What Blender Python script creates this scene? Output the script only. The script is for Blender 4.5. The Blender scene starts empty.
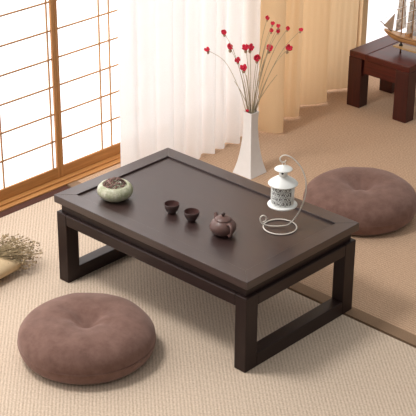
import bpy, bmesh, math, random
from mathutils import Vector, Matrix, noise
C = bpy.context.scene.collection
random.seed(7)
PI = math.pi

# ------------------------------------------------------------------ materials
def new_mat(name):
    m = bpy.data.materials.new(name); m.use_nodes = True
    nt = m.node_tree
    b = nt.nodes.get('Principled BSDF')
    return m, nt, b

def N(nt, t, **kw):
    n = nt.nodes.new(t)
    for k, v in kw.items(): setattr(n, k, v)
    return n

def coords(nt, scale=(1, 1, 1), rot=(0, 0, 0)):
    tc = N(nt, 'ShaderNodeTexCoord'); mp = N(nt, 'ShaderNodeMapping')
    mp.inputs['Scale'].default_value = scale; mp.inputs['Rotation'].default_value = rot
    nt.links.new(tc.outputs['Object'], mp.inputs['Vector'])
    return mp.outputs['Vector']

def ramp(nt, fac, stops):
    r = N(nt, 'ShaderNodeValToRGB')
    el = r.color_ramp.elements
    while len(el) < len(stops): el.new(0.5)
    for e, (p, c) in zip(el, stops):
        e.position = p; e.color = (c[0], c[1], c[2], 1)
    nt.links.new(fac, r.inputs['Fac'])
    return r.outputs['Color']

def plain(name, col, rough=0.5, metal=0.0, var=0.08, nscale=40, bump=0.0, spec=0.5):
    """base colour with a faint procedural variation"""
    m, nt, b = new_mat(name)
    v = coords(nt)
    n = N(nt, 'ShaderNodeTexNoise'); n.inputs['Scale'].default_value = nscale; n.inputs['Detail'].default_value = 4
    nt.links.new(v, n.inputs['Vector'])
    lo = [c * (1 - var) for c in col]; hi = [min(1, c * (1 + var)) for c in col]
    nt.links.new(ramp(nt, n.outputs['Fac'], [(0.3, lo), (0.7, hi)]), b.inputs['Base Color'])
    b.inputs['Roughness'].default_value = rough; b.inputs['Metallic'].default_value = metal
    b.inputs['Specular IOR Level'].default_value = spec
    if bump:
        bp = N(nt, 'ShaderNodeBump'); bp.inputs['Strength'].default_value = bump; bp.inputs['Distance'].default_value = 0.002
        nt.links.new(n.outputs['Fac'], bp.inputs['Height']); nt.links.new(bp.outputs['Normal'], b.inputs['Normal'])
    return m

def wood(name, dark, light, axis='X', rough=0.4, scale=18, bump=0.12, spec=0.5, coat=0.0):
    m, nt, b = new_mat(name)
    s = {'X': (0.06, 1, 1), 'Y': (1, 0.06, 1), 'Z': (1, 1, 0.06)}[axis]
    v = coords(nt, s)
    n = N(nt, 'ShaderNodeTexNoise'); n.inputs['Scale'].default_value = scale * 5
    n.inputs['Detail'].default_value = 7; n.inputs['Roughness'].default_value = 0.65; n.inputs['Distortion'].default_value = 0.6
    nt.links.new(v, n.inputs['Vector'])
    nt.links.new(ramp(nt, n.outputs['Fac'], [(0.3, dark), (0.7, light)]), b.inputs['Base Color'])
    rr = N(nt, 'ShaderNodeMapRange'); rr.inputs['To Min'].default_value = rough - 0.05; rr.inputs['To Max'].default_value = rough + 0.08
    nt.links.new(n.outputs['Fac'], rr.inputs['Value']); nt.links.new(rr.outputs['Result'], b.inputs['Roughness'])
    bp = N(nt, 'ShaderNodeBump'); bp.inputs['Strength'].default_value = bump; bp.inputs['Distance'].default_value = 0.001
    nt.links.new(n.outputs['Fac'], bp.inputs['Height']); nt.links.new(bp.outputs['Normal'], b.inputs['Normal'])
    b.inputs['Specular IOR Level'].default_value = spec
    b.inputs['Coat Weight'].default_value = coat; b.inputs['Coat Roughness'].default_value = 0.3
    return m

def weave(name, c_lo, c_mid, c_hi, pitch=0.009, rot=0.0, bump=0.5, blotch=0.5):
    m, nt, b = new_mat(name)
    v = coords(nt, (1, 1, 1), (0, 0, rot))
    nz = N(nt, 'ShaderNodeTexNoise'); nz.inputs['Scale'].default_value = 60; nz.inputs['Detail'].default_value = 3
    nt.links.new(v, nz.inputs['Vector'])
    ad = N(nt, 'ShaderNodeVectorMath', operation='MULTIPLY_ADD')
    nt.links.new(nz.outputs['Color'], ad.inputs[0]); ad.inputs[1].default_value = (0.004, 0.004, 0); nt.links.new(v, ad.inputs[2])
    waves = []
    for ang, k in ((0.0, 1.0), (PI / 2, 0.62)):
        mp = N(nt, 'ShaderNodeMapping'); mp.inputs['Rotation'].default_value = (0, 0, ang)
        nt.links.new(ad.outputs[0], mp.inputs['Vector'])
        w = N(nt, 'ShaderNodeTexWave', wave_type='BANDS', bands_direction='X')
        w.inputs['Scale'].default_value = 2 * PI / (20 * pitch) * k
        nt.links.new(mp.outputs['Vector'], w.inputs['Vector']); waves.append(w.outputs['Fac'])
    mu = N(nt, 'ShaderNodeMath', operation='MULTIPLY'); nt.links.new(waves[0], mu.inputs[0]); nt.links.new(waves[1], mu.inputs[1])
    n2 = N(nt, 'ShaderNodeTexNoise'); n2.inputs['Scale'].default_value = 170; n2.inputs['Detail'].default_value = 3
    nt.links.new(v, n2.inputs['Vector'])
    mx = N(nt, 'ShaderNodeMix', data_type='FLOAT'); mx.inputs[0].default_value = blotch
    nt.links.new(mu.outputs[0], mx.inputs[2]); nt.links.new(n2.outputs['Fac'], mx.inputs[3])
    nt.links.new(ramp(nt, mx.outputs[0], [(0.12, c_lo), (0.42, c_mid), (0.75, c_hi)]), b.inputs['Base Color'])
    b.inputs['Roughness'].default_value = 0.95; b.inputs['Specular IOR Level'].default_value = 0.1
    bp = N(nt, 'ShaderNodeBump'); bp.inputs['Strength'].default_value = bump; bp.inputs['Distance'].default_value = 0.003
    nt.links.new(mx.outputs[0], bp.inputs['Height']); nt.links.new(bp.outputs['Normal'], b.inputs['Normal'])
    return m

def cloth(name, col, trans=0.5, thread=900, see=0.0, contrast=0.06):
    """woven curtain cloth: diffuse + light passing through"""
    m, nt, b = new_mat(name); nt.nodes.remove(b)
    v = coords(nt)
    w = N(nt, 'ShaderNodeTexNoise'); w.inputs['Scale'].default_value = thread; nt.links.new(v, w.inputs['Vector'])
    c = ramp(nt, w.outputs['Fac'], [(0.38 if contrast > 0.1 else 0.3, [x * (1 - contrast) for x in col]), (0.5 if contrast > 0.1 else 0.7, [min(1, x * 1.04) for x in col])])
    d = N(nt, 'ShaderNodeBsdfDiffuse'); t = N(nt, 'ShaderNodeBsdfTranslucent')
    nt.links.new(c, d.inputs['Color']); nt.links.new(c, t.inputs['Color'])
    mx = N(nt, 'ShaderNodeMixShader'); mx.inputs[0].default_value = trans
    nt.links.new(d.outputs[0], mx.inputs[1]); nt.links.new(t.outputs[0], mx.inputs[2])
    last = mx
    if see:
        tr = N(nt, 'ShaderNodeBsdfTransparent'); m2 = N(nt, 'ShaderNodeMixShader'); m2.inputs[0].default_value = see
        nt.links.new(mx.outputs[0], m2.inputs[1]); nt.links.new(tr.outputs[0], m2.inputs[2]); last = m2
    nt.links.new(last.outputs[0], nt.nodes['Material Output'].inputs['Surface'])
    return m

def lit_paper(name, col, strength):
    m, nt, b = new_mat(name)
    v = coords(nt)
    n = N(nt, 'ShaderNodeTexNoise'); n.inputs['Scale'].default_value = 30; nt.links.new(v, n.inputs['Vector'])
    c = ramp(nt, n.outputs['Fac'], [(0.2, [x * 0.97 for x in col]), (0.8, col)])
    nt.links.new(c, b.inputs['Base Color']); nt.links.new(c, b.inputs['Emission Color'])
    b.inputs['Emission Strength'].default_value = strength; b.inputs['Roughness'].default_value = 0.9
    return m

M = {}
M['table_x'] = wood('espresso wood along', (0.026, 0.0125, 0.0108), (0.046, 0.0235, 0.0205), 'X', 0.36, spec=0.7, coat=0.3)
M['table_y'] = wood('espresso wood across', (0.026, 0.0125, 0.0108), (0.046, 0.0235, 0.0205), 'Y', 0.36, spec=0.7, coat=0.3)
M['shaded_x'] = wood('espresso along shaded', (0.018, 0.0092, 0.0078), (0.031, 0.0165, 0.014), 'X', 0.40, spec=0.3)  # darker copy of the table wood; shade of upright faces in its colour
M['shaded_y'] = wood('espresso across shaded', (0.018, 0.0092, 0.0078), (0.031, 0.0165, 0.014), 'Y', 0.40, spec=0.3)
M['shaded_z'] = wood('espresso upright shaded', (0.018, 0.0092, 0.0078), (0.030, 0.016, 0.0135), 'Z', 0.42, spec=0.28)  # legs get the same painted-in shade
M['red_x'] = wood('rosewood along', (0.05, 0.0048, 0.0032), (0.115, 0.0135, 0.0075), 'X', 0.34)
M['red_y'] = wood('rosewood across', (0.05, 0.0048, 0.0032), (0.115, 0.0135, 0.0075), 'Y', 0.34)
M['red_z'] = wood('rosewood upright', (0.035, 0.0045, 0.003), (0.075, 0.0115, 0.0075), 'Z', 0.4)
M['shoji_y'] = wood('honey wood across', (0.40, 0.17, 0.045), (0.56, 0.27, 0.085), 'Y', 0.5, bump=0.05)
M['shoji_z'] = wood('honey wood upright', (0.40, 0.17, 0.045), (0.56, 0.27, 0.085), 'Z', 0.5, bump=0.05)
M['lattice'] = plain('lattice wood', (0.50, 0.27, 0.12), 0.6)
M['jamb'] = wood('pale jamb wood', (0.70, 0.50, 0.28), (0.84, 0.63, 0.39), 'Z', 0.5, bump=0.05)
M['paper'] = lit_paper('shoji paper lit by daylight', (0.98, 0.985, 1.0), 1.75)
M['wall_glow'] = lit_paper('white wall glow', (0.98, 0.975, 0.99), 1.0)  # glow stands in for light washing a white wall
M['plaster'] = plain('white plaster', (0.90, 0.89, 0.89), 0.8, var=0.02)
M['floor'] = wood('brown floor boards', (0.10, 0.05, 0.03), (0.18, 0.09, 0.05), 'Y', 0.5)
M['rug_front'] = weave('pale sisal weave', (0.38, 0.285, 0.205), (0.63, 0.50, 0.385), (0.80, 0.67, 0.54), 0.0062, 0.75, 0.7, 0.6)
M['rug_back'] = weave('tan sisal weave', (0.32, 0.20, 0.125), (0.535, 0.36, 0.24), (0.68, 0.48, 0.335), 0.0068, 0.0, 0.7, 0.65)
M['binding'] = plain('brown rug binding', (0.27, 0.175, 0.11), 0.9, var=0.15, nscale=300, bump=0.3, spec=0.1)
M['binding_dark'] = plain('dark rug binding', (0.09, 0.04, 0.03), 0.9, var=0.15, nscale=300, bump=0.3, spec=0.1)
M['sheer'] = cloth('white sheer cloth', (0.90, 0.885, 0.87), 0.47, 700, 0.03)
M['beige'] = cloth('beige curtain cloth', (0.78, 0.585, 0.365), 0.38, 700)
M['vase'] = plain('white glazed ceramic', (0.90, 0.88, 0.855), 0.35, var=0.02)
M['stem'] = plain('dry stem', (0.42, 0.35, 0.23), 0.8, var=0.25, nscale=60)
M['petal'] = plain('red petal', (0.68, 0.012, 0.05), 0.6, var=0.3, nscale=120)
M['petal_back'] = plain('dry calyx', (0.42, 0.30, 0.18), 0.8)
M['clay'] = plain('purple clay', (0.125, 0.064, 0.053), 0.42, var=0.1, nscale=200, bump=0.05)
M['clay_dark'] = plain('dark clay', (0.055, 0.029, 0.025), 0.4, var=0.12, nscale=200, bump=0.05)
M['clay_in'] = plain('reddish clay inside', (0.085, 0.036, 0.031), 0.45, var=0.1, nscale=200)
M['white_metal'] = plain('white painted metal', (0.82, 0.83, 0.80), 0.4, var=0.03)
M['ivory_wire'] = plain('ivory painted wire', (0.80, 0.74, 0.66), 0.4, var=0.03)
M['hollow_shade'] = plain('shaded lantern hollow', (0.24, 0.23, 0.22), 0.7)  # shade inside the white lantern, put into the colour
M['pod'] = plain('dried petals', (0.21, 0.12, 0.10), 0.8, var=0.8, nscale=110)
M['kraft'] = plain('kraft paper', (0.62, 0.46, 0.27), 0.8, var=0.06, nscale=60, bump=0.15)
M['dry_bloom'] = plain('dried blossoms', (0.43, 0.325, 0.195), 0.9, var=0.5, nscale=90)
M['dry_stalk'] = plain('dried stalks', (0.29, 0.215, 0.115), 0.9, var=0.3, nscale=60)
M['hull'] = wood('varnished ship wood', (0.48, 0.25, 0.10), (0.66, 0.39, 0.18), 'X', 0.35, scale=40)
M['hull_dark'] = plain('dark ship trim', (0.16, 0.07, 0.03), 0.5)
M['board'] = wood('pale display board', (0.48, 0.29, 0.11), (0.64, 0.42, 0.18), 'X', 0.4, scale=30)
M['black'] = plain('black pedestal', (0.015, 0.013, 0.012), 0.3)
M['sail'] = cloth('ivory sail cloth', (0.93, 0.91, 0.88), 0.6, 45, 0, 0.35)
M['jib'] = cloth('grey brown sail cloth', (0.60, 0.50, 0.41), 0.4, 300)

def suede():
    m, nt, b = new_mat('brown suede')
    v = coords(nt)
    n = N(nt, 'ShaderNodeTexNoise'); n.inputs['Scale'].default_value = 26; n.inputs['Detail'].default_value = 8; n.inputs['Roughness'].default_value = 0.7
    nt.links.new(v, n.inputs['Vector'])
    n2 = N(nt, 'ShaderNodeTexNoise'); n2.inputs['Scale'].default_value = 420; nt.links.new(v, n2.inputs['Vector'])
    nt.links.new(ramp(nt, n.outputs['Fac'], [(0.3, (0.135, 0.073, 0.057)), (0.7, (0.225, 0.13, 0.104))]), b.inputs['Base Color'])
    b.inputs['Roughness'].default_value = 0.95; b.inputs['Specular IOR Level'].default_value = 0.1
    b.inputs['Sheen Weight'].default_value = 0.35; b.inputs['Sheen Roughness'].default_value = 0.5
    b.inputs['Sheen Tint'].default_value = (0.85, 0.66, 0.6, 1)
    bp = N(nt, 'ShaderNodeBump'); bp.inputs['Strength'].default_value = 0.25; bp.inputs['Distance'].default_value = 0.002
    nt.links.new(n2.outputs['Fac'], bp.inputs['Height']); nt.links.new(bp.outputs['Normal'], b.inputs['Normal'])
    return m
M['suede'] = suede()

def celadon():
    m, nt, b = new_mat('celadon glaze')
    tc = N(nt, 'ShaderNodeTexCoord'); sp = N(nt, 'ShaderNodeSeparateXYZ'); nt.links.new(tc.outputs['Object'], sp.inputs[0])
    n = N(nt, 'ShaderNodeTexNoise'); n.inputs['Scale'].default_value = 45; n.inputs['Detail'].default_value = 5
    nt.links.new(tc.outputs['Object'], n.inputs['Vector'])
    vo = N(nt, 'ShaderNodeTexVoronoi', feature='DISTANCE_TO_EDGE'); vo.inputs['Scale'].default_value = 110
    nt.links.new(tc.outputs['Object'], vo.inputs['Vector'])
    c1 = ramp(nt, n.outputs['Fac'], [(0.35, (0.36, 0.38, 0.23)), (0.6, (0.54, 0.53, 0.40)), (0.8, (0.64, 0.60, 0.49))])
    cr = ramp(nt, vo.outputs['Distance'], [(0.0, (0.72, 0.68, 0.58)), (0.06, (1, 1, 1))])
    mx = N(nt, 'ShaderNodeMix', data_type='RGBA', blend_type='MULTIPLY'); mx.inputs[0].default_value = 1
    nt.links.new(c1, mx.inputs[6]); nt.links.new(cr, mx.inputs[7])
    nt.links.new(mx.outputs[2], b.inputs['Base Color'])
    b.inputs['Roughness'].default_value = 0.3
    return m
M['celadon'] = celadon()

# ------------------------------------------------------------------ mesh helpers
def setp(o, label=None, cat=None, group=None, kind=None):
    if label: o['label'] = label
    if cat: o['category'] = cat
    if group: o['group'] = group
    if kind: o['kind'] = kind
    return o

def thing(name, loc, label, cat, group=None, kind=None):
    o = bpy.data.objects.new(name, None); o.location = loc; o.empty_display_size = 0.02
    C.objects.link(o); return setp(o, label, cat, group, kind)

def top_loc(p):
    v = Vector((0, 0, 0))
    while p is not None: v += p.location; p = p.parent
    return v

def obj(name, bm, mat, parent=None, loc=None, smooth=False, bevel=0, subsurf=0, solid=0):
    """bm is in world coordinates; with loc (or a parent) the mesh is moved to be relative to it"""
    origin = top_loc(parent) if parent is not None else Vector(loc or (0, 0, 0))
    bm.normal_update()
    me = bpy.data.meshes.new(name)
    bmesh.ops.translate(bm, verts=bm.verts, vec=-origin)
    bm.to_mesh(me); bm.free()
    mats = mat if isinstance(mat, (list, tuple)) else [mat]
    for m in mats: me.materials.append(m)
    if smooth:
        for p in me.polygons: p.use_smooth = True
    o = bpy.data.objects.new(name, me); C.objects.link(o)
    if parent is not None: o.parent = parent
    else: o.location = origin
    if solid:
        s = o.modifiers.new('thick', 'SOLIDIFY'); s.thickness = solid; s.offset = 0
    if bevel:
        b = o.modifiers.new('bevel', 'BEVEL'); b.width = bevel; b.segments = 2; b.limit_method = 'ANGLE'
    if subsurf:
        s = o.modifiers.new('sub', 'SUBSURF'); s.levels = subsurf; s.render_levels = subsurf
    return o

def add_box(bm, x0, x1, y0, y1, z0, z1, mi=0):
    vs = [bm.verts.new((x, y, z)) for z in (z0, z1) for x, y in ((x0, y0), (x1, y0), (x1, y1), (x0, y1))]
    for f in ((3, 2, 1, 0), (4, 5, 6, 7), (0, 1, 5, 4), (1, 2, 6, 5), (2, 3, 7, 6), (3, 0, 4, 7)):
        bm.faces.new([vs[i] for i in f]).material_index = mi
    return bm

def box(*a): return add_box(bmesh.new(), *a)

def add_lathe(bm, prof, c, n=48, rib=None, mi=0):
    """prof: (r, z) bottom to top; r=0 ends close"""
    rings = []
    for r, z in prof:
        if r < 1e-6: rings.append([bm.verts.new((c[0], c[1], c[2] + z))])
        else:
            rings.append([])
            for i in range(n):
                a = 2 * PI * i / n; rr = r * (rib(a, z) if rib else 1)
                rings[-1].append(bm.verts.new((c[0] + rr * math.cos(a), c[1] + rr * math.sin(a), c[2] + z)))
    for A, B in zip(rings, rings[1:]):
        if len(A) == 1 and len(B) == 1: continue
        for i in range(n):
            j = (i + 1) % n
            if len(A) == 1: f = [A[0], B[j], B[i]]
            elif len(B) == 1: f = [A[i], A[j], B[0]]
            else: f = [A[i], A[j], B[j], B[i]]
            bm.faces.new(f).material_index = mi
    return bm

def lathe(prof, c, n=48, rib=None): return add_lathe(bmesh.new(), prof, c, n, rib)

def catmull(pts, sub=6):
    P = [Vector(p) for p in pts]; out = []
    for i in range(len(P) - 1):
        p0 = P[max(i - 1, 0)]; p1 = P[i]; p2 = P[i + 1]; p3 = P[min(i + 2, len(P) - 1)]
        for k in range(sub):
            t = k / sub
            out.append(0.5 * ((2 * p1) + (p2 - p0) * t + (2 * p0 - 5 * p1 + 4 * p2 - p3) * t * t + (3 * p1 - p0 - 3 * p2 + p3) * t ** 3))
    out.append(P[-1]); return out

def add_tube(bm, pts, r, n=8, closed=False, mi=0):
    pts = [Vector(p) for p in pts]; L = len(pts)
    rad = r if callable(r) else (lambda t: r)
    prev = None; rings = []
    for i, p in enumerate(pts):
        if closed: t = pts[(i + 1) % L] - pts[i - 1]
        else: t = pts[min(i + 1, L - 1)] - pts[max(i - 1, 0)]
        t.normalize()
        if prev is None:
            a = Vector((0, 0, 1)) if abs(t.z) < 0.9 else Vector((1, 0, 0))
            u = t.cross(a).normalized()
        else:
            u = prev - t * prev.dot(t)
            u.normalize()
        prev = u; w = t.cross(u)
        rr = rad(i / max(1, L - 1))
        rings.append([bm.verts.new(p + rr * (math.cos(2 * PI * k / n) * u + math.sin(2 * PI * k / n) * w)) for k in range(n)])
    pairs = list(zip(rings, rings[1:])) + ([(rings[-1], rings[0])] if closed else [])
    for A, B in pairs:
        for k in range(n):
            j = (k + 1) % n
            bm.faces.new((A[k], A[j], B[j], B[k])).material_index = mi
    if not closed:
        bm.faces.new(rings[0][::-1]).material_index = mi; bm.faces.new(rings[-1]).material_index = mi
    return bm

def tube(*a, **k): return add_tube(bmesh.new(), *a, **k)

def add_blob(bm, c, s, rot=None, sub=1, mi=0):
    m = Matrix.Translation(c) @ (rot or Matrix.Identity(4)) @ Matrix.Diagonal((s[0], s[1], s[2], 1))
    r = bmesh.ops.create_icosphere(bm, subdivisions=sub, radius=1, matrix=m)
    for v in r['verts']:
        for f in v.link_faces: f.material_index = mi

def copy_tree(o, parent=None):
    c = o.copy(); C.objects.link(c); c.parent = parent
    for ch in list(o.children): copy_tree(ch, c)
    return c

# ------------------------------------------------------------------ camera
CAM = Vector((2.5487, -2.7308, 2.1490)); FPX = 1372.7
yaw, pitch, roll = -0.7474, 0.4596, 0.0085
fw = Vector((math.sin(yaw) * math.cos(pitch), math.cos(yaw) * math.cos(pitch), -math.sin(pitch)))
rt = Vector((math.cos(yaw), -math.sin(yaw), 0)); up = rt.cross(fw)
rt2 = math.cos(roll) * rt + math.sin(roll) * up; up2 = rt2.cross(fw)
cd = bpy.data.cameras.new('camera'); cam = bpy.data.objects.new('camera', cd); C.objects.link(cam)
cd.sensor_width = 36; cd.lens = FPX / 416 * 36; cd.clip_end = 60
mw = Matrix.Identity(4)
for i in range(3):
    mw[i][0] = rt2[i]; mw[i][1] = up2[i]; mw[i][2] = -fw[i]; mw[i][3] = CAM[i]
cam.matrix_world = mw
bpy.context.scene.camera = cam

# ------------------------------------------------------------------ setting
WX = -0.95                                   # face of the window wall
def struct(name, bm, mat, parent=None, **k):
    o = obj(name, bm, mat, parent, **k)
    if parent is None: o['kind'] = 'structure'
    return o

struct('floor', box(-1.15, 3.6, -3.6, 3.6, -0.06, -0.012), M['floor'])
w = bmesh.new()
add_box(w, WX - 0.09, WX - 0.005, 3.36, 3.6, -0.012, 2.6)
add_box(w, WX - 0.09, WX - 0.005, 2.065, 3.36, 2.03, 2.6)
add_box(w, WX - 0.09, WX - 0.005, 2.065, 3.36, -0.012, 0.02)
struct('wall_left', w, M['plaster'])
struct('wall_left_top', box(WX - 0.09, WX - 0.005, -3.6, 2.065, 2.03, 2.6), M['plaster'])
# sill, with its groove step
s = bmesh.new()
add_box(s, WX - 0.09, -0.905, -3.6, 2.02, -0.012, 0.004); 
add_box(s, WX - 0.09, -0.928, -3.6, 2.02, 0.004, 0.010)
struct('trim_1', s, M['shoji_y'], bevel=0.0015)
struct('trim_2', box(WX - 0.09, WX + 0.02, 2.022, 2.062, -0.012, 2.03), M['jamb'], bevel=0.002)
struct('trim_3', box(WX - 0.09, WX + 0.02, -3.6, 2.02, 1.99, 2.03), M['shoji_y'])

def shoji(k, y0, y1, vbars):
    r = thing('window_%d' % k, (WX, (y0 + y1) / 2, 0.011), None, None, kind='structure')
    x0, x1 = WX - 0.028, WX
    obj('stile', box(x0, x1, y0, y0 + 0.014, 0.0105, 1.988), M['shoji_z'], r, bevel=0.001)
    obj('stile', box(x0, x1, y1 - 0.014, y1, 0.0105, 1.988), M['shoji_z'], r, bevel=0.001)
    obj('bottom_rail', box(x0, x1 - 0.001, y0 + 0.014, y1 - 0.014, 0.0105, 0.053), M['shoji_y'], r, bevel=0.001)
    obj('top_rail', box(x0, x1 - 0.001, y0 + 0.014, y1 - 0.014, 1.94, 1.988), M['shoji_y'], r, bevel=0.001)
    lb = bmesh.new()
    z = 0.158
    while z < 1.93:
        add_box(lb, x0 + 0.0195, x1 - 0.003, y0 + 0.014, y1 - 0.014, z - 0.0026, z + 0.0026); z += 0.1047
    for y in vbars: add_box(lb, x0 + 0.0197, x1 - 0.0032, y - 0.0026, y + 0.0026, 0.053, 1.94)
    obj('lattice', lb, M['lattice'], r)
    obj('paper_pane', box(x0 + 0.016, x0 + 0.019, y0 + 0.014, y1 - 0.014, 0.053, 1.94), M['paper'], r)
D = 0.884
edges = [0.2500 + D * i for i in range(-4, 3)]
for k, (a, b) in enumerate(zip(edges, edges[1:])):
    b = min(b, 2.02)
    off = a - 0.25
    if abs(off) < 0.01: vb = [0.463, 0.512, 0.70, 0.90]
    elif off < 0: vb = [b - 0.25 + q for q in (0.219, -0.010, -0.060, -0.34)]
    else: vb = [b - q for q in (0.25, 0.30, 0.55)]
    shoji(k + 1, a + 0.0005, b - 0.0005, vb)

r = thing('window_7', (WX, 2.7, 0.02), None, None, kind='structure')  # glowing panel added so this bright stretch of wall comes out white
obj('frame', box(WX - 0.05, WX - 0.005, 3.32, 3.36, 0.0205, 2.03), M['jamb'], r)
obj('glow_panel', box(WX - 0.035, WX - 0.030, 2.063, 3.3195, 0.0205, 2.029), M['wall_glow'], r)

# rugs
sy = lambda x: 0.247 - 0.0175 * x            # line of the join between the two rugs
def slab_poly(bm, pts, z0, z1):
    lo = [bm.verts.new((x, y, z0)) for x, y in pts]; hi = [bm.verts.new((x, y, z1)) for x, y in pts]
    bm.faces.new(hi); bm.faces.new(lo[::-1])
    for i in range(len(pts)):
        j = (i + 1) % len(pts); bm.faces.new((lo[i], lo[j], hi[j], hi[i]))
    return bm
RX = 2.6
t = thing('woven_rug', (0.6, -1.2, -0.012), 'pale beige woven sisal rug under the low table and the front cushion', 'rug')
e0 = 0.036
obj('weave', slab_poly(bmesh.new(), [(-0.868, -3.0), (RX, -3.0), (RX, sy(RX) - e0), (-0.868, sy(-0.868) - e0)], -0.0118, 0.0), M['rug_front'], t)
setp(obj('binding', slab_poly(bmesh.new(), [(-0.902, -3.0), (-0.8685, -3.0), (-0.8685, sy(-0.868) - e0), (-0.902, sy(-0.9) - e0)], -0.0118, 0.001), M['binding_dark'], t), 'dark reddish brown cloth edge')
t = thing('woven_rug', (0.6, 1.6, -0.012), 'darker tan woven sisal rug under the back cushion and the vase', 'rug')
obj('weave', slab_poly(bmesh.new(), [(-0.902, sy(-0.9) + 0.0205), (RX, sy(RX) + 0.0205), (RX, 3.4), (-0.902, 3.4)], -0.0118, 0.0), M['rug_back'], t)
setp(obj('binding', slab_poly(bmesh.new(), [(-0.902, sy(-0.9) - 0.027), (RX, sy(RX) - 0.027), (RX, sy(RX) + 0.020), (-0.902, sy(-0.9) + 0.020)], -0.0118, 0.0015), M['binding'], t), 'brown cloth edge band')

# ------------------------------------------------------------------ low table
H = 0.2986; A2, B2 = 0.40, 0.2518
t = thing('low_table', (0, 0, 0), 'dark espresso wooden low tea table with tray top and box frame ends', 'table')
RW = 0.05
def rim_part(pts, mat):
    bm = slab_poly(bmesh.new(), pts, H - 0.0245, H)
    return obj('rim', bm, mat, t, bevel=0.0012)
g = 0.00015
rim_part([(-A2, -B2), (A2, -B2), (A2 - RW - g, -B2 + RW), (-A2 + RW + g, -B2 + RW)], M['table_x'])
rim_part([(A2, B2), (-A2, B2), (-A2 + RW + g, B2 - RW), (A2 - RW - g, B2 - RW)], M['table_x'])
rim_part([(A2, -B2), (A2, B2), (A2 - RW, B2 - RW), (A2 - RW, -B2 + RW)], M['table_y'])
rim_part([(-A2, B2), (-A2, -B2), (-A2 + RW, -B2 + RW), (-A2 + RW, B2 - RW)], M['table_y'])
obj('panel', box(-A2 + RW, A2 - RW, -B2 + RW, B2 - RW, H - 0.022, H - 0.006), M['table_x'], t)
e = 0.016
obj('neck', box(-A2 + e, A2 - e, -B2 + e, B2 - e, 0.236, H - 0.0245), M['shaded_x'], t)
e = 0.0045; h1 = 0.242; LW, LD, AP = 0.0425, 0.05, 0.038
xo, yo = A2 - e, B2 - e
for sx in (-1, 1):
    for sy_ in (-1, 1):
        x0, x1 = sorted((sx * xo, sx * (xo - LW))); y0, y1 = sorted((sy_ * yo, sy_ * (yo - LD)))
        obj('leg', box(x0, x1, y0, y1, 0.0, h1), M['shaded_z'], t, bevel=0.0022)
for sy_ in (-1, 1):
    y0, y1 = sorted((sy_ * yo, sy_ * (yo - 0.03)))
    obj('apron', box(-xo + LW, xo - LW, y0, y1, h1 - AP, h1), M['shaded_x'], t, bevel=0.003)
for sx in (-1, 1):
    x0, x1 = sorted((sx * xo, sx * (xo - LW)))
    obj('apron', box(x0, x1, -yo + LD, yo - LD, h1 - AP, h1), M['shaded_y'], t, bevel=0.003)
    obj('bottom_rail', box(x0, x1, -yo + LD, yo - LD, 0.0, 0.045), M['shaded_y'], t, bevel=0.0022)

# ------------------------------------------------------------------ floor cushions
def cushion_mesh():
    bm = bmesh.new(); R, T = 0.1985, 0.124
    na, prof = 120, []
    # lower seam to top
    for i in range(13):                       # underside + side
        a = -PI / 2 + PI * i / 24
        prof.append((R - 0.040 + 0.040 * math.cos(a), 0.050 + 0.050 * math.sin(a), 0))
    for i in range(1, 29):                    # side and crown
        q = i / 28; a = q * PI / 2
        r = R * (math.cos(a) ** 0.50 if q < 1 else 0)
        prof.append((r, 0.050 + (T - 0.050) * math.sin(a) ** 0.85, 1))
    rings = []
    for r, z, top in prof:
        ring = []
        n = na
        for k in range(n):
            a = 2 * PI * k / n
            p = noise.noise(Vector((math.cos(a) * 1.3, math.sin(a) * 1.3, z * 4 + 2)))
            p2 = noise.noise(Vector((math.cos(a) * r * 16, math.sin(a) * r * 16, z * 16)))
            rr = r * (1 + 0.012 * p) 
            zz = z
            if top:
                fold = 0.5 + 0.5 * math.cos(5 * a + 1.3 * math.sin(2 * a) + 0.7)
                zz -= 0.034 * math.exp(-(r / 0.022) ** 2) + 0.014 * math.exp(-(r / 0.065) ** 2)
                zz -= 0.004 * fold * math.exp(-((r - 0.045) / 0.035) ** 2)
                zz += 0.003 * p2 * min(1, r / 0.05)
            ring.append(bm.verts.new((rr * math.cos(a), rr * math.sin(a), max(zz, 0.0))))
        rings.append(ring)
    for A, B in zip(rings, rings[1:]):
        for k in range(na):
            j = (k + 1) % na
            bm.faces.new((A[k], A[j], B[j], B[k]))
    bm.faces.new(rings[0][::-1])
    bmesh.ops.remove_doubles(bm, verts=bm.verts, dist=0.0002)
    return bm
t = thing('floor_cushion', (0, 0, 0), 'round brown suede floor cushion on the pale rug in front of the table', 'cushion', 'round floor cushions')
obj('cover', cushion_mesh(), M['suede'], t, smooth=True)
seam = [(0.199 * math.cos(2 * PI * i / 96), 0.199 * math.sin(2 * PI * i / 96), 0.0498) for i in range(96)]
obj('seam', tube(seam, 0.0011, 6, True), M['suede'], t, smooth=True)
c2 = copy_tree(t)
t.location = (-0.008, -0.482, 0.0005); t.rotation_euler.z = 0.4
c2.location = (0.011, 0.788, 0.0005); c2.rotation_euler.z = 2.3
c2['label'] = 'round brown suede floor cushion on the tan rug behind the table'

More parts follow.
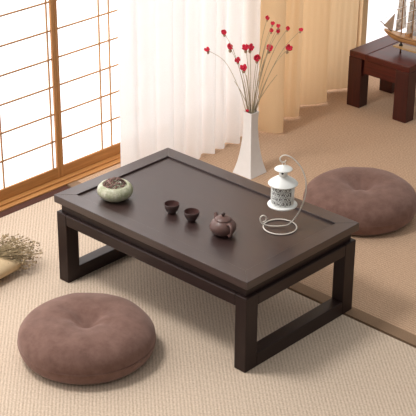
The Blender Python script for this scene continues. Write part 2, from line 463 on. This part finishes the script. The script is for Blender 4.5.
# ------------------------------------------------------------------ curtains
def curtain_bm(path, z0, z1, nz=24, flat=0.25, hem=0.004, sub=8, ripple=0.0):
    pts = catmull([(x, y, 0) for y, x in path], sub); bm = bmesh.new(); rows = []
    mean = sum(p.x for p in pts) / len(pts)
    for i in range(nz + 1):
        q = i / nz; z = z0 + (z1 - z0) * q; row = []
        for p in pts:
            f = 1 - flat * q
            wob = 0.010 * noise.noise(Vector((p.y * 9, z * 1.3, 3.1))) * (0.3 + q)
            zz = z if i else z0 + hem * (0.5 + noise.noise(Vector((p.y * 14, 1.7, 0))))
            rip = ripple * math.sin(p.y * 2 * PI / 0.0235 + 2 * math.sin(p.y * 31)) * (0.6 + 0.6 * noise.noise(Vector((p.y * 12, 5.0, z * 0.7))))
            row.append(bm.verts.new((mean + (p.x - mean) * f + wob + rip, p.y + 0.006 * noise.noise(Vector((p.y * 6, z * 1.1, 9.2))) * q, zz)))
        rows.append(row)
    for A, B in zip(rows, rows[1:]):
        for k in range(len(A) - 1): bm.faces.new((A[k], A[k + 1], B[k + 1], B[k]))
    return bm
wp = []; y = 0.368; k = 0; rr = random.Random(5)
while y < 1.07:
    base = -0.742 + 0.02 * min(1, max(0, (y - 0.5) / 0.3)) 
    wp.append((y, base + (0.020 if k % 2 else -0.015) + rr.uniform(-0.005, 0.005)))
    y += rr.uniform(0.026, 0.052); k += 1
wp.append((1.085, -0.722))
t = thing('sheer_curtain', (-0.73, 0.74, 0.0), 'white sheer curtain in soft folds hanging before the paper window', 'curtain')
obj('cloth', curtain_bm(wp, 0.003, 1.96, hem=0.002), M['sheer'], t, smooth=True)
bp = [(1.062, -0.770), (1.085, -0.725), (1.10, -0.675), (1.122, -0.640), (1.142, -0.640), (1.155, -0.69), (1.185, -0.742), (1.24, -0.752),
      (1.275, -0.722), (1.305, -0.700), (1.325, -0.712), (1.345, -0.765), (1.38, -0.79), (1.415, -0.776), (1.46, -0.742), (1.505, -0.716),
      (1.525, -0.728), (1.54, -0.785), (1.58, -0.805), (1.63, -0.792), (1.675, -0.765), (1.71, -0.745), (1.735, -0.74), (1.75, -0.76)]
t = thing('beige_curtain', (-0.73, 1.4, 0.0), 'warm beige curtain in deep folds hanging between sheer curtain and red stool', 'curtain')
obj('cloth', curtain_bm(bp, 0.006, 1.96, ripple=0.003), M['beige'], t, smooth=True)
# curtain rod carrying both
t = thing('curtain_rod', (-0.735, 0.8, 1.97), 'wooden curtain rod above the paper windows', 'rod')
obj('pole', tube([(-0.735, -0.1, 1.97), (-0.735, 2.3, 1.97)], 0.011, 12), M['shoji_y'], t, smooth=True)
for y in (0.0, 2.2):
    obj('bracket', box(WX - 0.005, -0.73, y - 0.008, y + 0.008, 1.991, 2.005) if False else box(WX - 0.005 + 0.025, -0.735, y - 0.008, y + 0.008, 1.955, 1.985), M['shoji_y'], t)

# ------------------------------------------------------------------ vase and flowers
VC = (-0.495, 0.780)
def square_lathe(prof, c):
    bm = bmesh.new(); rings = []
    for h, z in prof:
        rings.append([bm.verts.new((c[0] + sx * h, c[1] + sy_ * h, z)) for sx, sy_ in ((-1, -1), (1, -1), (1, 1), (-1, 1))])
    for A, B in zip(rings, rings[1:]):
        for k in range(4):
            j = (k + 1) % 4; bm.faces.new((A[k], A[j], B[j], B[k]))
    bm.faces.new(rings[0][::-1]); bm.faces.new(rings[-1])
    return bm
outer = [(0.0455, 0.0), (0.0395, 0.022), (0.0335, 0.048), (0.0285, 0.078), (0.0245, 0.11), (0.0213, 0.145), (0.0196, 0.178), (0.0192, 0.205), (0.0198, 0.228), (0.0215, 0.246)]
inner = [(0.0188, 0.246), (0.0170, 0.226), (0.0166, 0.2), (0.0166, 0.16), (0.018, 0.12)]
t = thing('flower_vase', (VC[0], VC[1], 0), 'tall white square ceramic vase with flared foot behind the table', 'vase')
obj('body', square_lathe(outer + inner, VC), M['vase'], t, bevel=0.0014)
FL = [((-0.623, 0.678, 0.476), 'red dried flower furthest left, on a long stem arching over the white curtain'),
      ((-0.563, 0.701, 0.551), 'red dried flower highest on the left side, seen above two others'),
      ((-0.557, 0.725, 0.491), 'large red dried flower just below the highest one on the left'),
      ((-0.523, 0.731, 0.450), 'small dark red dried flower between two larger ones left of centre'),
      ((-0.505, 0.745, 0.421), 'red dried flower lowest of those standing above the vase'),
      ((-0.531, 0.783, 0.481), 'left flower of the touching red pair right above the vase'),
      ((-0.522, 0.797, 0.480), 'right flower of the touching red pair right above the vase'),
      ((-0.459, 0.765, 0.464), 'big red dried flower by the right edge of the white curtain'),
      ((-0.457, 0.830, 0.486), 'big red dried flower before the first beige curtain fold'),
      ((-0.409, 0.877, 0.484), 'lone red dried flower low on the right, before the beige curtain'),
      ((-0.427, 0.777, 0.617), 'red dried bud topmost of the whole bunch'),
      ((-0.440, 0.822, 0.584), 'red dried bud second from the top of the bunch'),
      ((-0.406, 0.814, 0.583), 'upper bud of the right column in the high cluster of red buds'),
      ((-0.443, 0.820, 0.557), 'lower left bud in the high cluster of red buds'),
      ((-0.416, 0.826, 0.560), 'lower right bud in the high cluster of red buds'),
      ((-0.417, 0.879, 0.557), 'pale-based red bud between the high cluster and the rightmost bud'),
      ((-0.358, 0.881, 0.564), 'red dried bud furthest right of the bunch')]
rf = random.Random(11)
def bloom(bm, c, s, d):
    """a ball of cupped petals facing d"""
    d = Vector(d).normalized(); q = d.to_track_quat('Z', 'Y').to_matrix().to_4x4()
    add_blob(bm, c, (s * 0.42, s * 0.42, s * 0.45), q, 1)
    for k in range(5):
        a = 2 * PI * k / 5 + rf.uniform(-0.3, 0.3)
        off = q @ Vector((math.cos(a) * s * 0.55, math.sin(a) * s * 0.55, rf.uniform(-0.1, 0.35) * s))
        rot = q @ Matrix.Rotation(a, 4, 'Z') @ Matrix.Rotation(rf.uniform(0.3, 0.9), 4, 'Y')
        add_blob(bm, Vector(c) + off, (s * 0.20, s * 0.46, s * 0.50), rot, 2)
for i, (p, lab) in enumerate(FL):
    p = Vector(p)
    a = 2 * PI * i / len(FL)
    foot = Vector((VC[0] + 0.010 * math.cos(a), VC[1] + 0.010 * math.sin(a), 0.150 + 0.004 * (i % 3)))
    mouth = Vector((VC[0], VC[1], 0.246)) + Vector((max(-0.014, min(0.014, (p.x - VC[0]) * 0.12)), max(-0.014, min(0.014, (p.y - VC[1]) * 0.12)), 0))
    dirv = p - mouth
    m1 = mouth + Vector((dirv.x * 0.26, dirv.y * 0.26, dirv.z * 0.42)); m2 = mouth + Vector((dirv.x * 0.62, dirv.y * 0.62, dirv.z * 0.78))
    if i == 0: m1 = mouth + Vector((dirv.x * 0.20, dirv.y * 0.20, dirv.z * 0.40)); m2 = mouth + Vector((dirv.x * 0.55, dirv.y * 0.55, dirv.z * 0.82))
    t = thing('dried_flower', p, lab, 'flower', 'red dried flowers in the white vase')
    path = catmull([foot, mouth, m1, m2, p], 6)
    obj('stem', tube(path, lambda q: 0.0015 - 0.0007 * q, 5), M['stem'], t, smooth=True)
    small = i >= 10
    s = 0.0092 if small else (0.0150 if i not in (0, 1, 3) else 0.0122)
    bm = bmesh.new(); face = Vector((0.5, -0.5, 0.5)) + Vector((rf.uniform(-.4, .4), rf.uniform(-.4, .4), rf.uniform(-.2, .4)))
    bloom(bm, p, s, face)
    obj('blossom', bm, M['petal'], t, smooth=True)
    cal = bmesh.new(); add_blob(cal, p - dirv.normalized() * s * 0.75 - Vector((0, 0, s * 0.2)), (s * 0.4, s * 0.4, s * 0.5), None, 2)
    obj('calyx', cal, M['petal_back'], t, smooth=True)
# the little flower lying in the mouth of the vase, and bare stalks standing in it
t = thing('dried_flower', (-0.498, 0.762, 0.247), 'small red dried flower lying in the mouth of the white vase', 'flower', 'red dried flowers in the white vase')
bm = bmesh.new(); bloom(bm, Vector((-0.500, 0.764, 0.250)), 0.0072, (0.4, -0.4, 0.8)); obj('blossom', bm, M['petal'], t, smooth=True)
obj('stem', tube([(-0.500, 0.765, 0.246), (-0.498, 0.77, 0.20), (-0.495, 0.775, 0.15)], 0.0014, 5), M['stem'], t)
BARE = [((-0.545, 0.742, 0.36), 'bare dry stalk leaning left out of the white vase'), ((-0.510, 0.768, 0.385), 'bare dry stalk standing near upright in the white vase'),
        ((-0.470, 0.800, 0.40), 'bare dry stalk leaning a little right out of the white vase'), ((-0.435, 0.850, 0.385), 'bare dry stalk leaning furthest right out of the white vase')]
for i, (p, lab) in enumerate(BARE):
    p = Vector(p); mouth = Vector((VC[0] + (p.x - VC[0]) * 0.12, VC[1] + (p.y - VC[1]) * 0.12, 0.246))
    foot = Vector((VC[0] + 0.004 * (i - 1.5), VC[1] + 0.003 * (1.5 - i), 0.15))
    o = obj('dry_stalk', tube(catmull([foot, mouth, (mouth + p) / 2 + Vector((0, 0, 0.012)), p], 5), lambda q: 0.0019 - 0.001 * q, 5), M['stem'], None, tuple(mouth), smooth=True)
    setp(o, lab, 'stalk', 'bare stalks in the white vase')

# ------------------------------------------------------------------ things on the table
PZ = H - 0.006 + 0.0002
# celadon bowl
bc = (-0.253, -0.129, PZ)
t = thing('ceramic_bowl', bc, 'squat pale green crackle-glazed bowl holding dried petals near the left end', 'bowl')
rib = lambda a, z: 1 + (0.012 * math.cos(28 * a) if 0.006 < z < 0.044 else 0)
prof = [(0, 0), (0.030, 0), (0.0335, 0.003), (0.046, 0.010), (0.0535, 0.020), (0.0555, 0.029), (0.0530, 0.039), (0.046, 0.0475), (0.0405, 0.0505), (0.0375, 0.0495), (0.0375, 0.045), (0.036, 0.040), (0, 0.036)]
obj('bowl_body', lathe(prof, bc, 112, rib), M['celadon'], t, smooth=True)
bm = bmesh.new(); rp = random.Random(3)
for i in range(150):
    a = rp.uniform(0, 2 * PI); r = 0.0345 * math.sqrt(rp.random())
    z = 0.045 + 0.023 * (1 - (r / 0.036) ** 2) * rp.uniform(0.7, 1.05)
    rot = Matrix.Rotation(rp.uniform(0, PI), 4, 'Z') @ Matrix.Rotation(rp.uniform(-0.9, 0.9), 4, 'Y')
    add_blob(bm, (bc[0] + r * math.cos(a), bc[1] + r * math.sin(a), bc[2] + z), (rp.uniform(0.004, 0.0072), 0.0030, 0.0021), rot, 1)
setp(obj('dried_petals', bm, M['pod'], None, (bc[0], bc[1], bc[2] + 0.05), smooth=True), 'heap of dark dried petals filling the pale green bowl', 'potpourri', None, 'stuff')
# cups
def cup(c, lab):
    t = thing('teacup', c, lab, 'cup', 'clay teacups on the low table')
    obj('cup_body', lathe([(0, 0), (0.0115, 0), (0.0125, 0.003), (0.0185, 0.011), (0.0222, 0.020), (0.0236, 0.031), (0.0228, 0.0318), (0.0220, 0.031)], c, 40), M['clay_dark'], t, smooth=True)
    setp(obj('cup_inside', lathe([(0, 0.0045), (0.010, 0.006), (0.0172, 0.013), (0.0206, 0.021), (0.0220, 0.031)][::1], c, 40), M['clay_in'], t, smooth=True), 'reddish inside')
    return t
t = cup((-0.057, -0.080, PZ), 'small dark clay teacup nearer the pale green bowl')
c = copy_tree(t); c.location = (0.0225, -0.0765, PZ); c['label'] = 'small dark clay teacup nearer the teapot'
# teapot
tc = Vector((0.1485, -0.0755, PZ)); hd = Vector((0.93, -0.37, 0)).normalized()
t = thing('teapot', tc, 'small round purple clay teapot with lid right of the teacups', 'teapot')
body = [(0, 0), (0.019, 0), (0.022, 0.002), (0.0335, 0.010), (0.0395, 0.021), (0.0395, 0.030), (0.0345, 0.040), (0.0262, 0.0465), (0.0248, 0.0475), (0.0245, 0.0485), (0, 0.0485)]
obj('pot_body', lathe(body, tc, 56), M['clay'], t, smooth=True)
ld = obj('lid', lathe([(0, 0.0486), (0.0245, 0.0486), (0.0248, 0.0500), (0.0232, 0.0520), (0.016, 0.0570), (0.006, 0.0592), (0, 0.0594)], tc, 48), M['clay'], t, smooth=True)
obj('knob', lathe([(0, 0.0585), (0.0036, 0.0590), (0.0042, 0.0615), (0.0064, 0.0650), (0.0062, 0.0685), (0.0035, 0.0712), (0, 0.0716)], tc, 28), M['clay_dark'], ld, smooth=True)
sp = [tc - hd * 0.032 + Vector((0, 0, 0.026)), tc - hd * 0.042 + Vector((0, 0, 0.032)), tc - hd * 0.047 + Vector((0, 0, 0.040)), tc - hd * 0.052 + Vector((0, 0, 0.0475))]
obj('spout', tube(catmull(sp, 5), lambda q: 0.0098 - 0.0048 * q, 14), M['clay'], t, smooth=True)
hp = [tc + hd * 0.029 + Vector((0, 0, 0.042)), tc + hd * 0.043 + Vector((0, 0, 0.049)), tc + hd * 0.056 + Vector((0, 0, 0.043)), tc + hd * 0.056 + Vector((0, 0, 0.028)), tc + hd * 0.047 + Vector((0, 0, 0.015)), tc + hd * 0.033 + Vector((0, 0, 0.013))]
obj('handle', tube(catmull(hp, 6), 0.0044, 12), M['clay'], t, smooth=True)

# lantern stand: a ring on the table and a gooseneck rising from its left side
rc = Vector((0.242, 0.073, PZ)); ax = Vector((0.7312, 0.6821, 0))
t = thing('lantern_stand', rc, 'ivory wire stand with ring foot and curled gooseneck hook', 'lantern stand')
WR = 0.0021
obj('ring_foot', tube([rc + Vector((0.0495 * math.cos(2 * PI * i / 72), 0.0495 * math.sin(2 * PI * i / 72), WR)) for i in range(72)], WR, 8, True), M['ivory_wire'], t, smooth=True)
gp = [(-0.0525, 0.3115), (-0.0440, 0.3165), (-0.0410, 0.3245), (-0.0445, 0.3320), (-0.0515, 0.3340), (-0.0580, 0.3290), (-0.0590, 0.3200), (-0.0560, 0.3110), (-0.047, 0.3045), (-0.028, 0.3000), (0.0, 0.2995), (0.026, 0.306), (0.046, 0.331), (0.059, 0.358), (0.069, 0.390), (0.0725, 0.420), (0.070, 0.452),
      (0.060, 0.482), (0.046, 0.504), (0.030, 0.520), (0.015, 0.5285), (0.003, 0.529), (-0.005, 0.523), (-0.006, 0.514), (0.000, 0.5075), (0.0075, 0.509), (0.011, 0.514)]
G = [Vector((rc.x, rc.y, 0)) + ax * s_ + Vector((0, 0, z - 0.0022)) for s_, z in gp]
obj('gooseneck', tube(catmull(G, 5), WR, 8), M['ivory_wire'], t, smooth=True)

# lantern hanging from the hook
lc = Vector((rc.x, rc.y, 0)) + ax * 0.0045
t = thing('lantern', (lc.x, lc.y, 0.372), 'small white metal lantern with pierced sides hanging over the table', 'lantern')
LB = Vector((lc.x, lc.y, 0))
cone = lambda prof: lathe(prof, LB, 56)
obj('base_dish', cone([(0, 0.366), (0.036, 0.366), (0.0425, 0.3675), (0.0445, 0.3705), (0.043, 0.3725), (0.036, 0.3745), (0, 0.3752)]), M['white_metal'], t, smooth=True)
obj('inner_shade', cone([(0, 0.3755), (0.0312, 0.3755), (0.0312, 0.437), (0, 0.437)]), M['hollow_shade'], t, smooth=False)  # solid core added to darken the gaps behind the pierced wall
bm = bmesh.new(); RB = 0.0335
def on_cyl(a, z, r=RB): return LB + Vector((r * math.cos(a), r * math.sin(a), z))
for z in (0.3765, 0.4345): add_tube(bm, [on_cyl(2 * PI * i / 64, z) for i in range(64)], 0.0016, 6, True)
rl = random.Random(2)
door_a = math.atan2(0.35, 0.9)                # plain strip, facing right of the viewer
def adiff(a, b): return abs((a - b + PI) % (2 * PI) - PI)
for row in range(4):
    z = 0.3850 + row * 0.0140
    for k in range(15):
        a = 2 * PI * (k + 0.5 * (row % 2)) / 15
        if adiff(a, door_a) < 0.42: continue
        R0 = 0.0066 + rl.uniform(-0.0007, 0.0004)
        add_tube(bm, [on_cyl(a + R0 * math.cos(2 * PI * i / 14) / RB, z + R0 * math.sin(2 * PI * i / 14)) for i in range(14)], 0.0012, 5, True)
        ph = rl.uniform(0, 2 * PI)
        add_tube(bm, [on_cyl(a + R0 * 0.2 * (4 - i) / 4 * math.cos(ph + i * 1.1) / RB * 3, z + R0 * 0.2 * (4 - i) / 4 * math.sin(ph + i * 1.1) * 3) for i in range(5)], 0.0012, 5)
obj('pierced_wall', bm, M['white_metal'], t, smooth=True)
bm = bmesh.new(); arc = [door_a - 0.40 + 0.8 * i / 12 for i in range(13)]
lo = [bm.verts.new(on_cyl(a, 0.376)) for a in arc]; hi = [bm.verts.new(on_cyl(a, 0.4355)) for a in arc]
for i in range(12): bm.faces.new((lo[i], lo[i + 1], hi[i + 1], hi[i]))
obj('door', bm, M['white_metal'], t, smooth=True, solid=0.0016)
obj('roof', cone([(0, 0.4372), (0.0425, 0.4372), (0.0443, 0.4385), (0.0430, 0.4405), (0.036, 0.4465), (0.025, 0.4545), (0.0165, 0.4595), (0.0128, 0.4620), (0, 0.4620)]), M['white_metal'], t, smooth=True)
obj('chimney', cone([(0, 0.462), (0.0122, 0.462), (0.0122, 0.4825), (0, 0.4825)]), M['white_metal'], t, smooth=True)
vd = Vector((0.45, -0.89, 0)).normalized(); vs = Vector((-vd.y, vd.x, 0))
for s_ in (0.0, 2.1, 4.2):
    d = Matrix.Rotation(s_, 3, 'Z') @ vd; bm = bmesh.new()
    add_blob(bm, LB + d * 0.0118 + Vector((0, 0, 0.474)), (0.0034, 0.0034, 0.0034), None, 2)
    setp(obj('vent_hole', bm, M['black'], t, smooth=True), 'dark round hole')
cp = obj('cap', cone([(0, 0.4826), (0.0255, 0.4826), (0.0268, 0.4838), (0.0255, 0.4855), (0.016, 0.4895), (0.007, 0.4935), (0.003, 0.4955), (0, 0.4958)]), M['white_metal'], t, smooth=True)
obj('loop', tube([LB + Vector((0, 0, 0.5005)) + ax * (0.0052 * math.cos(2 * PI * i / 20)) * 0.8 + Vector((0, 0, 0.0068 * math.sin(2 * PI * i / 20))) for i in range(20)], 0.0011, 6, True), M['white_metal'], t, smooth=True)

# ------------------------------------------------------------------ dried bouquet on the floor
t = thing('dried_bouquet', (-0.60, -0.40, 0), 'bunch of dried beige flowers in a kraft paper wrap on the rug', 'bouquet')
ax_b = Vector((-0.24, 0.97, 0)).normalized(); sd = Vector((ax_b.y, -ax_b.x, 0))
mo = Vector((-0.580, -0.362, 0.038)); b0 = mo - ax_b * 0.30
bm = bmesh.new(); rings = []; nb = 48
for i in range(13):
    q = i / 12; ring = []
    for k in range(nb):
        a = 2 * PI * k / nb; ca, sa = math.cos(a), math.sin(a)
        tip = q ** 3 * (0.030 * max(0, ca) ** 3 - 0.020 * max(0, sa))
        hw = 0.030 + 0.056 * q ** 0.8; hh = 0.018 + 0.022 * q
        p = b0 + ax_b * (0.30 * q + tip) + sd * (hw * math.copysign(abs(ca) ** 1.25, ca)) + Vector((0, 0, hh * sa + 0.0018 * math.sin(4 * a + 1) * q))
        p.z = max(p.z, 0.0022)
        ring.append(bm.verts.new(p))
    rings.append(ring)
for A, B in zip(rings, rings[1:]):
    for k in range(nb):
        j = (k + 1) % nb; bm.faces.new((A[k], A[j], B[j], B[k]))
obj('paper_wrap', bm, M['kraft'], t, smooth=True, solid=0.0015)
rb = random.Random(9); stalks = bmesh.new(); blooms = bmesh.new()
fc = mo + ax_b * 0.072 + sd * 0.030 + Vector((0.003, -0.004, 0.012))
for i in range(640):
    u, v, w_ = rb.gauss(0, 1), rb.gauss(0, 1), rb.gauss(0, 1); n_ = math.sqrt(u * u + v * v + w_ * w_); q = rb.random() ** 0.45
    p = fc + sd * (u / n_ * q * 0.094) + ax_b * (v / n_ * q * 0.088) + Vector((0, 0, w_ / n_ * q * 0.050))
    p.z = max(p.z, 0.004)
    if i % 2 == 0:
        root = b0 + ax_b * 0.26 + sd * (u / n_ * 0.02) + Vector((0, 0, 0.02 + w_ / n_ * 0.012))
        mid = (root + p) / 2 + Vector((rb.uniform(-.008, .008), 0, rb.uniform(0, .012)))
        add_tube(stalks, [root, mid, p], 0.0008, 3)
    add_blob(blooms, p, (rb.uniform(0.0020, 0.0038),) * 3, None, 1)
setp(obj('dried_stalks', stalks, M['dry_stalk'], t), None, None, None, 'stuff')
setp(obj('dried_blossoms', blooms, M['dry_bloom'], t), None, None, None, 'stuff')

# ------------------------------------------------------------------ red wood stool
TH = 0.24; sx0, sx1, sy0, sy1 = -0.653, -0.353, 1.568, 1.852
t = thing('wooden_stool', ((sx0 + sx1) / 2, (sy0 + sy1) / 2, 0), 'dark red polished wooden stool carrying the model ship', 'stool')
LX, LY = 0.065, 0.057
for x0, x1 in ((sx0, sx0 + LX), (sx1 - LX, sx1)):
    for y0, y1 in ((sy0, sy0 + LY), (sy1 - LY, sy1)):
        obj('leg', box(x0, x1, y0, y1, 0, TH - 0.026), M['red_z'], t, bevel=0.002)
obj('end_board', box(sx0, sx0 + 0.086, sy0, sy1, TH - 0.026, TH), M['red_y'], t, bevel=0.004)
obj('top_board', box(sx0 + 0.0865, sx1, sy0, sy1, TH - 0.026, TH), M['red_x'], t, bevel=0.004)
for y0 in (sy0 + 0.008, sy1 - 0.030):
    obj('apron', box(sx0 + LX + 0.008, sx1 - LX, y0, y0 + 0.022, TH - 0.088, TH - 0.026), M['red_x'], t, bevel=0.002)
    obj('corner_block', box(sx0 + LX, sx0 + LX + 0.0078, y0 + 0.006, y0 + 0.018, TH - 0.10, TH - 0.026), M['red_z'], t)
for x0 in (sx0 + 0.010, sx1 - 0.032):
    obj('apron', box(x0, x0 + 0.022, sy0 + LY, sy1 - LY, TH - 0.088, TH - 0.026), M['red_y'], t, bevel=0.002)

# ------------------------------------------------------------------ model ship
SY = 1.688
t = thing('model_ship', (-0.44, SY, TH), 'wooden model sailing ship on a display board on the red stool', 'model ship')
bd = obj('display_board', box(-0.507, -0.362, SY - 0.024, SY + 0.024, 0.2645, 0.2705), M['board'], t, bevel=0.001)
for x in (-0.484, -0.400):
    obj('foot', lathe([(0, 0.0002), (0.0042, 0.0002), (0.003, 0.010), (0.005, 0.0245), (0, 0.0245)], (x, SY, TH), 16), M['hull_dark'], bd, smooth=True)
    setp(obj('pedestal', lathe([(0, 0.0306), (0.0085, 0.0306), (0.0078, 0.034), (0.0045, 0.038), (0.0042, 0.042), (0.0065, 0.0455), (0, 0.0455)], (x, SY, TH), 20), M['black'], t, smooth=True), 'black turned pedestal')
bm = bmesh.new(); rows = []
xs0, xs1 = -0.571, -0.335
for i in range(25):
    q = i / 24; x = xs0 + (xs1 - xs0) * q
    wd = 0.023 * min(1, (q * 2.6) ** 0.6) * (1 - 0.25 * max(0, q - 0.75) / 0.25) + 0.0008
    sheer = 0.320 + 0.012 * (abs(q - 0.5) * 2) ** 2 * (0.6 if q < 0.5 else 1.3) - 0.004
    keel = 0.286 + 0.026 * max(0, 1 - q / 0.28) ** 1.6 + 0.008 * max(0, (q - 0.8) / 0.2)
    row = []
    for k in range(11):
        a = -PI / 2 + PI * k / 10
        row.append(bm.verts.new((x, SY + wd * math.sin(a) * (1), keel + (sheer - keel) * (1 - math.cos(a) ** 0.8 if k not in (0, 10) else 1))))
    rows.append(row)
for A, B in zip(rows, rows[1:]):
    for k in range(10): bm.faces.new((A[k], A[k + 1], B[k + 1], B[k]))
    bm.faces.new((A[10], A[0], B[0], B[10]))
bm.faces.new(rows[0]); bm.faces.new(rows[-1][::-1])
bmesh.ops.recalc_face_normals(bm, faces=bm.faces)
hl = obj('hull', bm, M['hull'], t, smooth=False)
for s_ in (-1, 1):
    rail = []
    for i in range(2, 25):
        q = i / 24; wd = 0.0236 * min(1, (q * 2.6) ** 0.6) * (1 - 0.25 * max(0, q - 0.75) / 0.25)
        rail.append((xs0 + (xs1 - xs0) * q, SY + s_ * wd, 0.3105 + 0.012 * (abs(q - 0.5) * 2) ** 2 * (0.6 if q < 0.5 else 1.3)))
    obj('wale', tube(rail, 0.0013, 5), M['hull_dark'], hl)
obj('keel', box(-0.52, -0.35, SY - 0.0015, SY + 0.0015, 0.2858, 0.2872), M['hull_dark'], hl)
obj('deckhouse', box(-0.462, -0.440, SY - 0.009, SY + 0.009, 0.318, 0.332), M['hull'], t, bevel=0.001)
obj('bowsprit', tube([(-0.532, SY, 0.318), (-0.594, SY, 0.349)], lambda q: 0.0026 - 0.0012 * q, 8), M['hull_dark'], t, smooth=True)
for mx, mh, nsl in ((-0.487, 0.53, 4), (-0.434, 0.56, 4), (-0.380, 0.50, 3)):
    ms = obj('mast', tube([(mx, SY, 0.316), (mx, SY, mh)], lambda q: 0.0028 - 0.0013 * q, 8), M['hull'], t, smooth=True)
    z = 0.336
    for k in range(nsl):
        hgt = 0.046 - 0.004 * k; hw = 0.034 - 0.0045 * k
        obj('yard', tube([(mx - 0.0038, SY - hw - 0.004, z + hgt), (mx - 0.0038, SY + hw + 0.004, z + hgt)], 0.0012, 6), M['hull'], ms)
        bm = bmesh.new(); g_ = []
        for a_ in range(9):
            for b_ in range(9):
                u = a_ / 8 * 2 - 1; v = b_ / 8
                bel = 0.011 * (1 - u * u) * math.sin(PI * v)
                g_.append(bm.verts.new((mx - 0.0038 - bel, SY + u * hw * (1.06 - 0.1 * v), z + hgt * v)))
        for a_ in range(8):
            for b_ in range(8):
                i = a_ * 9 + b_; bm.faces.new((g_[i], g_[i + 9], g_[i + 10], g_[i + 1]))
        obj('square_sail', bm, M['sail'], t, smooth=True, solid=0.0008)
        z += hgt + 0.003
bm = bmesh.new(); vv = [bm.verts.new(p) for p in ((-0.5235, SY, 0.398), (-0.576, SY, 0.333), (-0.552, SY - 0.006, 0.330), (-0.529, SY, 0.325))]
bm.faces.new((vv[0], vv[1], vv[2])); bm.faces.new((vv[0], vv[2], vv[3]))
setp(obj('jib_sail', bm, M['jib'], t, solid=0.0008), 'grey brown triangular sail')
bm = bmesh.new()
add_tube(bm, [(-0.590, SY, 0.347), (-0.487, SY, 0.44)], 0.0005, 4)
for mx in (-0.487, -0.434):
    for s_ in (-1, 1):
        for dx in (0.006, 0.014): add_tube(bm, [(mx + dx, SY + s_ * 0.022, 0.320), (mx, SY, 0.47)], 0.0005, 4)
obj('rigging', bm, M['hull_dark'], t)

# ------------------------------------------------------------------ light
W = bpy.data.worlds.new('room light'); bpy.context.scene.world = W; W.use_nodes = True
nt = W.node_tree; bg = nt.nodes['Background']
tcw = nt.nodes.new('ShaderNodeTexCoord'); spw = nt.nodes.new('ShaderNodeSeparateXYZ'); nt.links.new(tcw.outputs['Generated'], spw.inputs[0])
nt.links.new(ramp(nt, spw.outputs['Z'], [(0.0, (0.27, 0.262, 0.252)), (0.35, (0.45, 0.437, 0.42)), (1.0, (1.0, 0.98, 0.955))]), bg.inputs[0])
bg.inputs[1].default_value = 0.74
def area(name, loc, target, size, power, col=(1, 1, 1)):
    l = bpy.data.lights.new(name, 'AREA'); l.shape = 'DISK'; l.size = size; l.energy = power; l.color = col
    o = bpy.data.objects.new(name, l); C.objects.link(o); o.location = loc
    o.rotation_euler = (Vector(target) - Vector(loc)).to_track_quat('-Z', 'Y').to_euler()
    return o
area('added_soft_light', (-0.65, -1.0, 2.4), (0.1, 0, 0), 0.6, 36, (1, 0.97, 0.94))  # added soft light out of view, shaping shading from the left; no ceiling fixture

sc = bpy.context.scene
sc.view_settings.view_transform = 'Standard'; sc.view_settings.look = 'None'
sc.view_settings.gamma = 1; sc.view_settings.exposure = 0.0; sc.view_settings.use_curve_mapping = False
